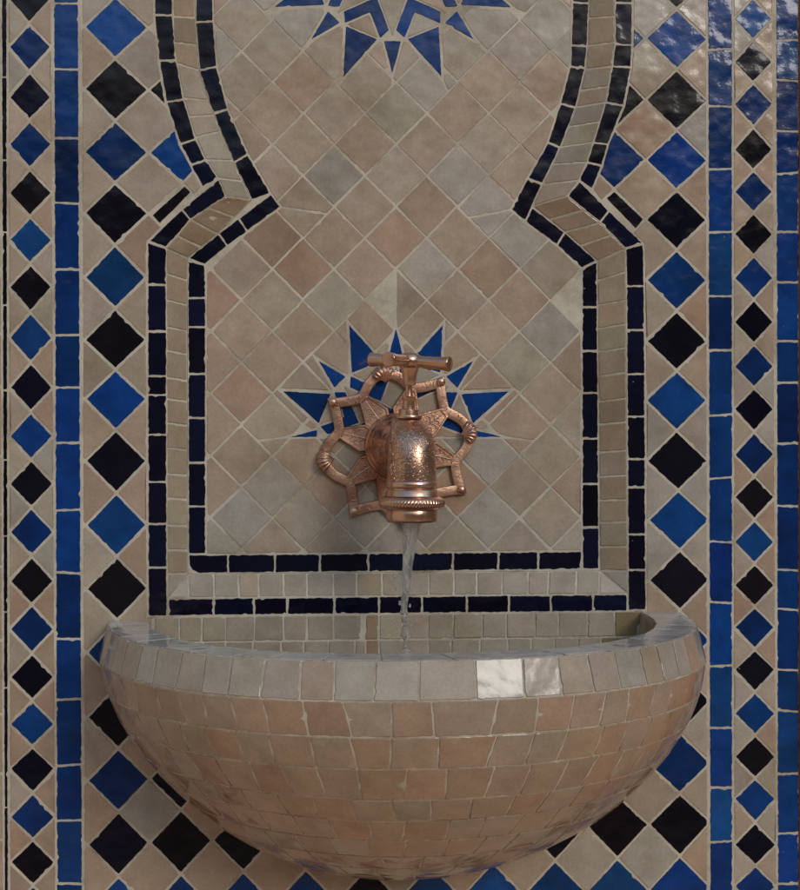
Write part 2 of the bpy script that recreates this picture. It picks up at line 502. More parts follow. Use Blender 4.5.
# ---- blue straight bands
def band(xa0, xb0, xa1, xb1, joints, label=None):
    bm = TB()
    js = list(joints)
    while js[0] > -140: js.insert(0, js[0] - R.uniform(55, 66))
    while js[-1] < 1035: js.append(js[-1] + R.uniform(55, 68))
    f = lambda y: (lerp(xa0, xa1, y / 890), lerp(xb0, xb1, y / 890))
    sk = [R.gauss(0, 0.6) for _ in js]
    for (y0, s0), (y1, s1) in zip(zip(js, sk), zip(js[1:], sk[1:])):
        wtile(bm, [(f(y0)[0], y0 + s0), (f(y0)[1], y0 - s0), (f(y1)[1], y1 - s1), (f(y1)[0], y1 + s1)], blue(), g=0.0011, jit=0.00035, chip=0.07)
    return link('blue_band', bm, M_BLUE, wall, label=label)
band(53.0, 79.0, 56.0, 83.0, [3, 69, 138, 203, 269.5, 335, 387.5, 443, 510, 573, 639, 699.5, 765.5, 820.7, 884], 'blue tile band left of the arch')
band(707.3, 733.0, 709.6, 733.2, [-14, 49, 106, 169, 232, 296, 350, 415, 478, 542, 602.5, 666, 728, 788, 842, 898], 'blue tile band right of the arch')
band(775.5, 799.4, 777.2, 799.6, [-3, 40, 80, 131, 173, 232, 282, 341, 382.5, 443.5, 506, 570, 609.5, 670, 711, 774, 833.5, 884], 'outermost blue tile band at the right edge')

# ---- narrow borders of small diamonds
def border(xl0, xr0, xl1, xr1, cen, first_blue, cx0, cx1, lab):
    root = bpy.data.objects.new('diamond_border', None); COL.objects.link(root)
    root.parent = wall; root['label'] = lab
    bb, bk, bc = TB(), TB(), TB()
    cs = list(cen); fb = first_blue
    dlt = cs[1] - cs[0]
    while cs[0] > -140: cs.insert(0, cs[0] - dlt); fb = not fb
    dlt = cs[-1] - cs[-2]
    while cs[-1] < 1030: cs.append(cs[-1] + dlt)
    X = lambda y: (lerp(xl0, xl1, y / 890), lerp(cx0, cx1, y / 890), lerp(xr0, xr1, y / 890))
    for i in range(1, len(cs) - 1):
        y = cs[i]; yu, yd = (cs[i - 1] + y) / 2, (cs[i + 1] + y) / 2
        l, c, r = X(y)
        isb = ((i % 2 == 0) == fb)
        w = R.gauss(0, 0.5)
        wtile(bb if isb else bk, [(c, yu), (r - 0.3, y + w), (c, yd), (l + 0.3, y + w)], blue() if isb else black(), g=0.0014, jit=0.0003, chip=0.06)
        l2, c2, r2 = X(cs[i + 1])
        wtile(bc, [(l, y), (c, yd), (l2, cs[i + 1])], cream(0.35), g=0.0010)
        wtile(bc, [(r, y), (r2, cs[i + 1]), (c, yd)], cream(0.5), g=0.0010)
    link('blue_diamonds', bb, M_BLUE, root); link('black_diamonds', bk, M_BLACK, root); link('cream_fillers', bc, M_CREAM, root)
border(7.6, 51.8, 9.2, 56.2, [-1, 47, 96, 144.5, 193, 240, 287, 337, 387.5, 436, 483, 532, 580.5, 629, 677.5, 724, 770, 816.6, 863, 909], False, 29, 33, 'border of small diamonds at the left edge')
border(733.2, 773.2, 733.6, 777.2, [-24, 18.5, 61, 104, 149, 191, 234, 277, 321.5, 366, 409.5, 454, 498, 541.5, 585.6, 628, 671, 713.5, 757, 800, 845, 887, 930], False, 753, 755.7, 'border of small diamonds at the right edge')

# ---- field of large diamonds round the arch
YL = [-98, -35, 27, 89, 152, 213, 277, 340, 399, 461, 525, 588.5, 652, 717, 780, 844, 909, 974, 1039]
YR = [-82, -21, 38.5, 100, 160, 219.5, 280, 341, 400, 461, 520, 580, 641, 702, 764, 823.5, 889, 950, 1012]
def site(i, k):
    x0 = lerp(115, 118.5, max(0, min(1, (YL[k] - 300) / 500)))
    x = x0 + 62.4 * i
    if k < 6 and i == 1: x += 5
    if k < 10 and i == 9: x = 676.8
    if i == 9 and k >= 10: x = 680
    if i == 8 and k < 6: x = 614.5
    t = i / 9.0
    return V((x, lerp(YL[k], YR[k], t)))
PAR_L = [(151, 215), (184.5, 184.5), (192, 192), (160, 224.5)]
PAR_R = [(605.5, 198), (614.5, 190.5), (644.5, 219), (635.8, 229.5)]
field = [(80.8, -150), (706.8, -150), (708.6, 1035), (83.6, 1035)]
holes = [O1P, basin_foot(0.86), PAR_L, PAR_R]
bb, bk, bc = TB(), TB(), TB()
for k in range(1, len(YL) - 1):
    for i in range(-1, 11):
        s = site(i, k)
        L, Rr, U, D = (s + site(i - 1, k)) / 2, (s + site(i + 1, k)) / 2, (s + site(i, k - 1)) / 2, (s + site(i, k + 1)) / 2
        dia = [tuple(L), tuple(U), tuple(Rr), tuple(D)]
        isb = (k % 2 == 0)
        if (i, k) in ((1, 14), (4, 16)): isb = False
        if i in range(0, 10):
            for q in clip(dia, [field], holes):
                wtile(bb if isb else bk, q, blue() if isb else black(), g=0.0014, jit=0.0003, chip=0.05)
        s2, s3, s4 = site(i + 1, k), site(i, k + 1), site(i + 1, k + 1)
        cr = [tuple((s + s3) / 2), tuple((s + s2) / 2), tuple((s2 + s4) / 2), tuple((s3 + s4) / 2)]
        for q in clip(cr, [field], holes):
            wtile(bc, q, cream(0.25 + 0.3 * (k > 10)), g=0.0011)  # more warm tiles in the lower rows: ground bounce put into the tint
wtile(bk, PAR_L, black(), g=0.0010); wtile(bk, PAR_R, black(), g=0.0010)
froot = bpy.data.objects.new('diamond_field', None); COL.objects.link(froot); froot.parent = wall
link('blue_diamonds', bb, M_BLUE, froot); link('black_diamonds', bk, M_BLACK, froot); link('cream_diamonds', bc, M_CREAM, froot)

# ---- black outlines of the arch
def vert_tiles(bm, ys, xa0, xb0, xa1, xb1, top, d):
    y0_, y1_ = ys[0], ys[-1]
    prev = top
    for y in ys[1:]:
        t = (y - y0_) / (y1_ - y0_)
        cur = [(lerp(xa0, xa1, t), y), (lerp(xb0, xb1, t), y)]
        wtile(bm, [prev[0], prev[1], cur[1], cur[0]], navy(), d, g=0.0010, jit=0.00035, chip=0.08, clay=0.25)
        prev = cur
def chain(bm, cuts, d):
    for p, q in zip(cuts, cuts[1:]):
        wtile(bm, [p[0], p[1], q[1], q[0]], navy(), d, g=0.0010, jit=0.00035, chip=0.06, clay=0.25)
def quads(bm, qs, d):
    for q in qs: wtile(bm, q, navy(), d, g=0.0009, jit=0.00035, chip=0.06, clay=0.25)
bm = TB()
chain(bm, [[(154, -150), (173, -150)], [(154, -95), (173, -95)], [(154, -40), (173, -40)], [(154, 14.5), (173, 15)], [(158.7, 60.5), (176.5, 60)], [(166, 102), (184, 99)], [(180, 144), (196, 139)], [(191, 165), (206, 159.5)], [(202.5, 188), (218.5, 178)]], 0)
quads(bm, [[(181.5, 209), (219, 178.3), (226, 196), (190.8, 219.5)], [(148.3, 241), (181.5, 209), (190.8, 219.5), (166.5, 247.5)]], 0)
vert_tiles(bm, [245, 284.7, 331.5, 376, 395, 434.7, 482, 524, 567.7, 616.6], 147, 166.7, 147.6, 167.5, [(147, 241.5), (166.5, 248)], 0)
chain(bm, [[(633, -150), (615, -150)], [(633, -95), (615, -95)], [(633, -40), (615, -40)], [(632.7, 3), (615, 2)], [(632.5, 45), (615, 44)], [(631.5, 67), (612, 66)], [(624, 105.5), (605.7, 102)], [(608.5, 144), (593, 142.5)], [(602, 165.5), (587, 162)], [(592.5, 189.5), (579, 180)]], 0)
quads(bm, [[(579.5, 180.5), (609.5, 210.5), (600.2, 222.3), (567.5, 196)], [(609.5, 210.5), (643.3, 243), (625.3, 248.2), (600.2, 222.3)]], 0)
vert_tiles(bm, [245, 286, 330, 374, 416.5, 459, 487.5, 534.5, 570, 610.3], 626, 644.5, 628, 646.4, [(625.5, 248.5), (644, 243.5)], 0)
xs = [168, 213.7, 254, 287.3, 334.3, 379, 422, 467, 509, 551, 593, 627.8]
for x0, x1 in zip(xs, xs[1:]):
    yt = lambda x: lerp(598.5, 594.0, (x - 168) / 460); yb = lambda x: lerp(616.4, 611.6, (x - 168) / 460)
    wtile(bm, [(x0, yt(x0)), (x1, yt(x1)), (x1, yb(x1)), (x0, yb(x0))], navy(), 0, g=0.0010, jit=0.0004, chip=0.1, clay=0.3)
link('black_arch_outline', bm, M_BLACK, wall, label='outer black outline of the keyhole arch')
bm = TB()
chain(bm, [[(194.5, -150), (212.5, -150)], [(194.5, -100), (212.5, -100)], [(194.5, -40), (212.5, -40)], [(195.5, 22), (213.5, 21)], [(199, 70), (217, 66.5)], [(213, 113), (228, 108.5)], [(233.5, 162.5), (248, 154)], [(252, 200.5), (271, 193)]], REC)
quads(bm, [[(238.5, 218), (271.3, 193.2), (280.5, 207), (247.5, 231.2)], [(218.3, 233.5), (238.5, 218), (247.5, 231.2), (227.6, 246.2)], [(188, 258), (218.3, 233.5), (227.6, 246.2), (204.5, 264.5)]], REC)
vert_tiles(bm, [262, 297.8, 327, 374, 418, 463, 506.5, 554.2], 187.3, 206, 188, 206.3, [(187.5, 259.5), (205.5, 265)], REC)
chain(bm, [[(589.5, -150), (572.5, -150)], [(589.5, -100), (572.5, -100)], [(589.5, -45), (572.5, -45)], [(589.3, 3), (572.3, 2)], [(587.5, 46), (571, 45)], [(585.5, 68), (570, 66.5)], [(576, 107.5), (560, 103.5)], [(560.5, 147.5), (547.8, 142)], [(542.5, 184), (527.5, 178)]], REC)
quads(bm, [[(527.5, 178.3), (542.3, 184), (525.5, 221), (510.8, 209.5)], [(532.2, 207), (565, 232), (557, 245.3), (525.6, 221.6)], [(565, 232), (597, 260.5), (582, 268.2), (557, 245.3)]], REC)
vert_tiles(bm, [265, 307, 351, 393, 438.5, 484, 527.5, 569.5], 581.7, 597.7, 582, 599.6, [(581.7, 268.8), (597.3, 261)], REC)
xs = [188, 228, 275, 320, 368.4, 411, 453, 498.4, 538.5, 581.5]
for x0, x1 in zip(xs, xs[1:]):
    yt = lambda x: lerp(554.6, 551.2, (x - 188) / 393); yb = lambda x: lerp(574, 569.8, (x - 188) / 393)
    q = [(x0, yt(x0)), (x1, yt(x1)), (x1, yb(x1)), (x0, yb(x0))]
    if x0 == 188: q = [(188, yt(188)), (x1, yt(x1)), (x1, yb(x1)), (199, yb(x0)), (191.5, 570.5), (188.2, 565)]
    wtile(bm, q, navy(), REC, g=0.0010, jit=0.0004, chip=0.1, clay=0.3)
link('black_niche_outline', bm, M_BLACK, wall, label='inner black outline set back inside the niche')

# ---- sloping cream reveal between the two black outlines
bm = TB(); gb = bmesh.new()
def reveal(out, inn, step=24):
    for k in range(len(out) - 1):
        a0, a1, b0, b1 = out[k], out[k + 1], inn[k], inn[k + 1]
        L = (math.dist(a0, a1) + math.dist(b0, b1)) / 2
        n = max(1, round(L / step))
        ts = [0] + [min(1, max(0, (j + R.uniform(-0.12, 0.12)) / n)) for j in range(1, n)] + [1]
        A = lambda t: W(lerp(a0[0], a1[0], t), lerp(a0[1], a1[1], t), 0.0)
        B = lambda t: W(lerp(b0[0], b1[0], t), lerp(b0[1], b1[1], t), REC)
        for t0, t1 in zip(ts, ts[1:]):
            q = [A(t0), A(t1), B(t1), B(t0)]
            nn = (q[2] - q[0]).cross(q[3] - q[1]).normalized()
            if nn.y > 0: nn = -nn
            tile(bm, q, nn, vary(R.choice([(0.40, 0.315, 0.215), (0.405, 0.305, 0.205), (0.395, 0.32, 0.225)])), g=0.0010, tilt=0.005, jit=0.0003)
            f = gb.faces.new([gb.verts.new(p - nn * 0.0007) for p in q])
reveal(O2L[:-1] + [(167.4, 573.8)], I1L); reveal(O2R[:-1] + [(627.8, 570.8)], I1R)
def corner(o, i, s_, b_):
    for q in ((W(*s_), W(*i, REC), W(*o)), (W(*o), W(*i, REC), W(*b_))):
        q = list(q)
        nn = (q[1] - q[0]).cross(q[2] - q[0]).normalized()
        if nn.y > 0: nn = -nn
        tile(bm, q, nn, cream(0.1), g=0.0009)
        gb.faces.new([gb.verts.new(p - nn * GB) for p in q])
corner((167.5, 597.8), (188, 573.8), (167.4, 573.8), (189, 597.6))
corner((628, 593.8), (599.8, 570.8), (627.8, 570.8), (599, 594.1))
reveal([(189, 597.6), (599, 594.1)], [(188, 573.8), (599.8, 570.8)], 23.5)
link('niche_reveal', bm, M_CREAM, wall, label='sloping cream tiled edge of the niche')
link('reveal_bed', gb, M_GROUT, wall)

# ---- star inlays and the diamond panel at the back of the niche
def star_polys(c, rad, ph):
    def P(r, a):
        t = math.radians(a + ph)
        return (c[0] + rad * r * math.sin(t), c[1] - rad * r * math.cos(t))
    bl, crm, outl = [], [], []
    for s in range(8):
        a = 45 * s
        bl.append([P(1.0, a), P(0.625, a + 12.6), P(0.625, a - 12.6)])
        bl.append([P(0.90, a + 22.5), P(0.63, a + 22.5 + 6.6), P(0.63, a + 22.5 - 6.6)])
        bl.append([P(0.31, a), P(0.55, a + 20.5), P(0.625, a + 13.8), P(0.455, a), P(0.625, a - 13.8), P(0.55, a - 20.5)])
        crm.append([P(0.455, a), P(0.625, a + 13.2), P(0.625, a - 13.2)])
        crm.append([P(0.31, a), P(0.55, a + 20.5), P(0.63, a + 22.5), P(0.55, a + 24.5), P(0.31, a + 45), P(0.22, a + 22.5)])
        bl.append([P(0.31, a), P(0.22, a + 22.5), P(0.0, 0), P(0.22, a - 22.5)])
        outl += [P(1.02, a), P(0.635, a + 13.2), P(0.635, a + 15.5), P(0.92, a + 22.5), P(0.635, a + 29.5), P(0.635, a + 31.8)]
    return bl, crm, outl
half = [(200, 200), (600, 200), (600, 437.6), (200, 437.6)]
pb, pc = TB(), TB()
stars = []
for c, rad, cut in (((392.5, -42), 131, None), ((396.0, 438), 125, half)):
    bl, crm, outl = star_polys(c, rad, 22.5)
    if cut: outl = clip(outl, [cut])[0]
    stars.append((bl, crm, outl, cut))
bm = TB()
for j in range(-4, 14):
    for i in range(-3, 10):
        ax, ay = 241.5 + 61.8 * i, 549 - 62.3 * j
        for cx, cy in ((ax + 30.9, ay), (ax, ay + 31.15)):
            w = lambda: R.gauss(0, 0.35)
            q = [(cx - 30.9 + w(), cy + w()), (cx + w(), cy - 31.15 + w()), (cx + 30.9 + w(), cy + w()), (cx + w(), cy + 31.15 + w())]
            if not hit(bbox(q), bbox(I2P)): continue
            for l in clip(q, [I2P], [s[2] for s in stars]):
                tn = cream(0.25)
                for l2 in convex_parts(l): wtile(bm, blunt(l2), tn, REC, g=0.0010, tilt=0.0035, lift=0.00008)
link('cream_panel', bm, M_CREAM, wall, label='diagonal cream tile panel at the back of the niche')
for (bl, crm, outl, cut), lab in zip(stars, ('upper blue star inlay cut by the top of the picture', 'lower blue half star inlay behind the tap')):
    sr = bpy.data.objects.new('star_inlay', None); COL.objects.link(sr); sr.parent = wall; sr['label'] = lab
    sb, scm = TB(), TB()
    for q in bl:
        for l in (clip(q, [cut]) if cut else [q]): wtile(sb, l, vary((0.004, 0.047, 0.21), 0.15), REC, g=0.0008, lift=0.0002)
    for q in crm:
        for l in (clip(q, [cut]) if cut else [q]): [wtile(scm, blunt(l2, 3.2, 42, 1.2), cream(), REC, g=0.0008, lift=0.0001) for l2 in convex_parts(l)]
    link('blue_points', sb, M_BLUE, sr); link('cream_points', scm, M_CREAM, sr)

# ================================================================== the basin
BX = W(401, 617, 0).x
ZR = 1.0 - 0.1715           # height of the rim
basin = thing('wall_basin', 'half round wall basin faced with small cream and pinkish tiles under the tap', 'basin', (BX, 0, ZR - 0.25))
A_TOP, B_TOP = 0.2865, 0.278
A_BAND, B_BAND, H_BAND = 0.2945, 0.287, 0.031
A_IN, B_IN = 0.2475, 0.242
C_OUT, C_IN = 0.227, 0.185
def S(a, b, z, th, p=0.86, left=1.0):       # left: the hand-built belly is a little slimmer on its left      # th 0 = left end at the wall, pi = right end
    c, s = math.cos(th), max(0.0, math.sin(th))
    if c > 0: a *= left
    return V((BX - a * math.copysign(abs(c) ** p, c), -b * s ** (0.95 + 0.1 * (p - 0.86) / 0.14), z))
def outer(t, th): 
    k = math.cos(t) ** 1.08
    return S(A_BAND * k ** 1.06, B_BAND * k ** 1.3, ZR - H_BAND - C_OUT * math.sin(t), th, lerp(0.86, 1.0, min(1, t / 0.5)), lerp(1.0, 0.945, min(1, t / 0.6)))
def inner(t, th):
    k = math.cos(t)
    return S(A_IN * k, B_IN * k, ZR - C_IN * math.sin(t), th)
def surf_mesh(bm, f, t0, t1, nt, nth=72, flip=False, off=0.0):
    g = [[bm.verts.new(f(lerp(t0, t1, i / nt), PI * j / nth)) for j in range(nth + 1)] for i in range(nt + 1)]
    for i in range(nt):
        for j in range(nth):
            q = (g[i][j], g[i][j + 1], g[i + 1][j + 1], g[i + 1][j])
            try: bm.faces.new(q if not flip else q[::-1])
            except ValueError: pass
BOWL = [(0.41, 0.305, 0.213), (0.405, 0.31, 0.22), (0.415, 0.295, 0.20), (0.40, 0.32, 0.232), (0.42, 0.28, 0.19), (0.405, 0.307, 0.215), (0.41, 0.31, 0.22)]
def rows(bm, f, ts, wid, rad, sign, warm, outn, dome=0.0):
    """courses of tiles on a surface f(t, th)"""
    for t0, t1 in zip(ts, ts[1:]):
        p = [f((t0 + t1) / 2, PI * j / 60) for j in range(61)]
        L = sum((p[j + 1] - p[j]).length for j in range(60))
        n = max(3, round(L / wid))
        o = R.uniform(0.15, 0.85)
        cuts = [0] + sorted((j + o + R.uniform(-0.09, 0.09)) / n for j in range(n)) + [1]
        cuts = [c for c in cuts if 0 <= c <= 1]
        cs = []
        for c in cuts:
            if cs and c - cs[-1] < 0.25 / n: continue
            cs.append(c)
        cs[-1] = 1
        sk = [R.gauss(0, (0.02 if len(ts) < 3 else 0.035) / n) for _ in cs]; sk[0] = sk[-1] = 0
        dj = [R.gauss(0, 0.0007) for _ in cs]
        for k in range(len(cs) - 1):
            a, b = PI * cs[k], PI * cs[k + 1]
            sa, sb = PI * sk[k], PI * sk[k + 1]
            q = [f(t0, a + sa), f(t0, b + sb), f(t1, b - sb), f(t1, a - sa)]
            nn = (q[2] - q[0]).cross(q[3] - q[1])
            if nn.length < 1e-9: continue
            nn.normalize()
            c = sum(q, V((0, 0, 0))) / 4
            if nn.dot(outn(c)) < 0: nn = -nn
            tile(bm, q, nn, (vary(R.choice(BOWL), 0.035) if warm > 0.5 else vary((0.52, 0.475, 0.415)) if warm < 0 else cream(warm)), g=0.0008, cham=0.0004, tilt=0.007, lift=0.0001, jit=0.00025, chip=0.05, clay=0.25, skirt=0.0026, dome=(0.0 if dome <= 0 else 0.75 * (q[2] - q[0]).length_squared / 2.32))
cen = V((BX, 0, ZR))
OUTN = lambda c: V((c.x - BX, c.y, c.z - ZR - 0.02))
INN = lambda c: V((BX - c.x, -c.y - 0.02, ZR + 0.05 - c.z))
# courses: choose the parameter so that the joints fall where the photograph shows them in the middle of the bowl
def t_for(y):
    lo, hi = 0.0, 1.15
    for _ in range(50):
        m = (lo + hi) / 2
        if proj(outer(m, PI / 2))[1] < y: lo = m
        else: hi = m
    return lo
TS = [0.0] + [t_for(y) for y in (737, 769, 800, 821, 841, 857, 869)] 
TS += [TS[-1] + 0.13, TS[-1] + 0.26, 1.5]
TS = sorted(set(TS))
bm = TB()
rows(bm, outer, TS, 0.0315, 0, 1, 0.75, OUTN, 0.00035)
link('bowl', bm, M_CREAM, basin, smooth=28, label='rounded outside of the basin in pinkish cream tiles')
bandf = lambda t, th: S(lerp(A_TOP, A_BAND, t), lerp(B_TOP, B_BAND, t), ZR - H_BAND * t, th)
bm = TB()
rows(bm, bandf, [0, 1], 0.0305, 0, 1, 0.1, OUTN, 0.0)
link('rim_band', bm, M_CREAM, basin, smooth=28, label='course of paler tiles round the rim')
topf = lambda t, th: S(lerp(A_TOP, A_IN, t), lerp(B_TOP, B_IN, t), ZR + 0.0002, th)
bm = TB()
rows(bm, topf, [0, 1], 0.040, 0, 1, -1, lambda c: V((0, 0, 1)))  # tile tint paler and cooler than the creams: sky light painted in
link('rim_top', bm, M_CREAM, basin, label='flat top of the rim')
bm = TB()
rows(bm, inner, [0, 0.13, 0.30, 0.5, 0.72, 0.95, 1.2, 1.5], 0.036, 0, 1, 0.1, INN)
link('inside_tiles', bm, M_CREAM, basin)
# back of the basin: courses on the wall face inside the bowl
ell = []
for i in range(41):
    th = PI * i / 40
    p = V((BX - A_IN * math.cos(th) * 0.995, 0, ZR - 0.985 * C_IN * math.sin(th)))
    ell.append(proj(p)[:2])
pl, pr = (147.5, 617.2), (650, 611.0)
bp = [pl] + ell[1:-1] + [pr]
bm = TB()
yrow = [0, 25.5, 53, 83, 113, 143, 173, 203]
for k in range(len(yrow) - 1):
    x = 120 + R.uniform(0, 20)
    while x < 680:
        w = R.uniform(22, 29)
        if x < 366 - 1e-6 < x + w: w = 366 - x
        elif abs(x - 366) < 0.01: w = 13
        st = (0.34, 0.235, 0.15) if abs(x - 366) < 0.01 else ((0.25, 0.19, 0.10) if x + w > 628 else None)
        f = lambda xx, d: (xx, lerp(617.2, 611.0, (xx - 147) / 503) + d)
        q = [f(x, yrow[k]), f(x + w, yrow[k]), f(x + w + R.gauss(0, .5), yrow[k + 1]), f(x + R.gauss(0, .5), yrow[k + 1])]
        if hit(bbox(q), bbox(bp)):
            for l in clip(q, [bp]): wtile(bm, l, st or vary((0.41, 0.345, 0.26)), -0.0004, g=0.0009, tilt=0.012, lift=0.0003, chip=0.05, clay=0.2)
        x += w
link('back_tiles', bm, M_CREAM, basin, label='small cream tiles on the back inside the basin')
# grout shell under all the tiles
bm = bmesh.new()
e = 0.0010
surf_mesh(bm, lambda t, th: S((A_BAND - e) * math.cos(t) ** (1.08 * 1.06), (B_BAND - e) * math.cos(t) ** (1.08 * 1.3), ZR - H_BAND - (C_OUT - e) * math.sin(t), th, lerp(0.86, 1.0, min(1, t / 0.5)), lerp(1.0, 0.945, min(1, t / 0.6))), 0, PI / 2 - 0.01, 24)
surf_mesh(bm, lambda t, th: S(lerp(A_TOP, A_BAND, t) - e, lerp(B_TOP, B_BAND, t) - e, ZR - e * 0.6 - (H_BAND - e * 0.6) * t, th), 0, 1, 3)
surf_mesh(bm, lambda t, th: S(lerp(A_TOP - e, A_IN + e, t), lerp(B_TOP - e, B_IN + e, t), ZR - 0.0008, th), 0, 1, 3, flip=True)
surf_mesh(bm, lambda t, th: S((A_IN + e) * math.cos(t), (B_IN + e) * math.cos(t), ZR - 0.0008 - (C_IN + e) * math.sin(t), th), 0, PI / 2 - 0.01, 20, flip=True)
link('grout_shell', bm, M_BGROUT, basin, smooth=50)

# ================================================================== the tap
RC = W(397, 446.5, REC)                # centre of the rosette on the panel
YAX = RC.y
for i in range(400):                   # axis of the spout: straight out from the wall, where it appears at x = 410.5
    YAX -= 0.0005
    if proj(V((RC.x, YAX, RC.z)))[0] >= 411.8: break
AX = RC.x
DEP = proj(V((AX, YAX, RC.z)))[2]
SC = DEP / FPX                         # metres per picture pixel at the spout
ZP = lambda py: 1.0 - (py - 445) * SC
print('tap axis', AX, YAX, 'stand-off', RC.y - YAX)
tap = thing('brass_tap', 'engraved copper coloured brass tap with cross handle and pierced rosette, water running', 'tap', (AX, RC.y, RC.z))

def lathe(bm, prof, origin, axis='Z', seg=64, rfun=None):
    """prof: (radius, distance along axis)"""
    rings = []
    for (r, h) in prof:
        ring = []
        for k in range(seg):
            a = 2 * PI * k / seg
            rr = r + (rfun(r, h, a) if rfun else 0)
            x, y = rr * math.cos(a), rr * math.sin(a)
            if axis == 'Z': p = V((x, y, h))
            else: p = V((x, -h, y))         # towards the viewer
            ring.append(bm.verts.new(origin + p))
        rings.append(ring)
    for a, b in zip(rings, rings[1:]):
        for k in range(seg):
            bm.faces.new((a[k], a[(k + 1) % seg], b[(k + 1) % seg], b[k]))
    for ring in (rings[0], rings[-1]):
        try: bm.faces.new(ring)
        except ValueError: pass
    bmesh.ops.recalc_face_normals(bm, faces=bm.faces)
def tube(bm, pts, rads, seg=14, cap=True):
    rings = []
    n = len(pts)
    for i, p in enumerate(pts):
        d = (pts[min(n - 1, i + 1)] - pts[max(0, i - 1)]).normalized()
        up = V((0, 0, 1)) if abs(d.z) < 0.9 else V((1, 0, 0))
        s = d.cross(up).normalized(); q = s.cross(d)
        rings.append([bm.verts.new(p + (s * math.cos(2 * PI * k / seg) + q * math.sin(2 * PI * k / seg)) * rads[i]) for k in range(seg)])
    for a, b in zip(rings, rings[1:]):
        for k in range(seg): bm.faces.new((a[k], a[(k + 1) % seg], b[(k + 1) % seg], b[k]))
    if cap: bm.faces.new(rings[0][::-1]); bm.faces.new(rings[-1])

def lean(bm, base=0.0):
    """the spout leans away from the wall towards its mouth"""
    for v in bm.verts:
        y = 445 + (1.0 - v.co.z) / SC
        ks = [(408, 0.030), (417, 0.027), (424, 0.017), (434, 0.007), (446, 0.002), (462, 0.0), (525, 0.0)]
        for (a0, d0), (a1, d1) in zip(ks, ks[1:]):
            if a0 <= y <= a1: v.co.y += lerp(d0, d1, (y - a0) / (a1 - a0)); break
# ---- body: upright barrel joined to the wall by a horizontal neck
O = V((AX, YAX, 0))
def prof(lst): return [(r * SC, ZP(y)) for y, r in lst]
bm = bmesh.new()
lathe(bm, prof([(415.8, 0.5), (415.8, 11), (416.2, 14), (417, 15.4), (419, 16.6), (422, 17.8), (426, 19.2), (430, 20.4), (434, 21.3), (439, 22.3), (445, 23.1), (453, 23.8), (462, 24.3), (472, 24.6), (481, 24.8)]), O, seg=72)
lean(bm)
stand = RC.y - YAX
# neck, slightly drooping into the barrel
pts, rad = [], []
for i in range(13):
    t = i / 12
    pts.append(V((AX, RC.y - 0.012 - (stand - 0.016) * t, ZP(446) - 0.004 * t * t)))
    rad.append(lerp(0.0205, 0.0188, t))
tube(bm, pts, rad, 40)
link('body', bm, M_BRASS, tap, smooth=45)
# ---- bell flange against the rosette
bm = bmesh.new()
lathe(bm, [(0.001, 0.004), (0.0335, 0.004), (0.0342, 0.0065), (0.0330, 0.009), (0.0305, 0.0105), (0.0300, 0.0125), (0.0315, 0.0145), (0.0308, 0.017), (0.0285, 0.019),
           (0.0275, 0.022), (0.0282, 0.0245), (0.0272, 0.0275), (0.0250, 0.031), (0.0235, 0.036), (0.0222, 0.043), (0.0212, 0.052), (0.019, 0.056)], RC, axis='Y', seg=64)
link('flange', bm, M_BRASS2, tap, smooth=50)
# ---- spout collars and outlet with a rope moulding
bm = bmesh.new()
lathe(bm, prof([(479.5, 20), (480.5, 24.2), (482.3, 25.4), (485, 25.7), (487.6, 25.2), (488.4, 24.2), (489.3, 24.2), (490.3, 25.6), (494.5, 26.2), (496, 27)]), O, seg=72)
lean(bm)
link('collar', bm, M_BRASS2, tap, smooth=50)
bm = bmesh.new()
def rope(r, h, a):
    y = 445 + (1.0 - h) / SC
    k = max(0, 1 - abs(y - 503) / 4.5)
    return 0.00055 * k * math.cos(58 * a + (y - 503) * 0.42)
rp = [(495.6, 25.5), (497, 28.5), (498.5, 31.2)] + [(499.5 + 0.8 * i, 32.0 + 1.0 * math.sin(PI * i / 9)) for i in range(10)] + [(507.6, 31.0), (509, 28.2), (509.8, 26)]
lathe(bm, prof(rp), O, seg=340, rfun=rope)
lean(bm)
link('rope_moulding', bm, M_BRASS2, tap, smooth=50)
bm = bmesh.new()
lathe(bm, prof([(509, 25), (510, 25.7), (515, 25.9), (520, 25.4), (521.6, 24.8), (522, 23.8), (521.4, 22.6), (512, 21.5), (500, 20.5), (499.9, 0.5)]), O, seg=72)
lean(bm)
link('outlet', bm, M_BRASS2, tap, smooth=50)
# ---- spindle
bm = bmesh.new()
lathe(bm, prof([(418, 13.4), (416.4, 13.8), (415.2, 13.2), (414.8, 10.2), (409.4, 10.0), (408.8, 7.4), (408, 6.4), (400, 6.0), (399.2, 6.3), (398.4, 7.0), (396.6, 7.0), (396, 6.0), (395.4, 4.0), (392, 3.6), (386, 3.5), (383, 3.7), (380, 3.7)]), O + V((0, 0.020, 0)), seg=48)
link('spindle', bm, M_BRASS2, tap, smooth=45)
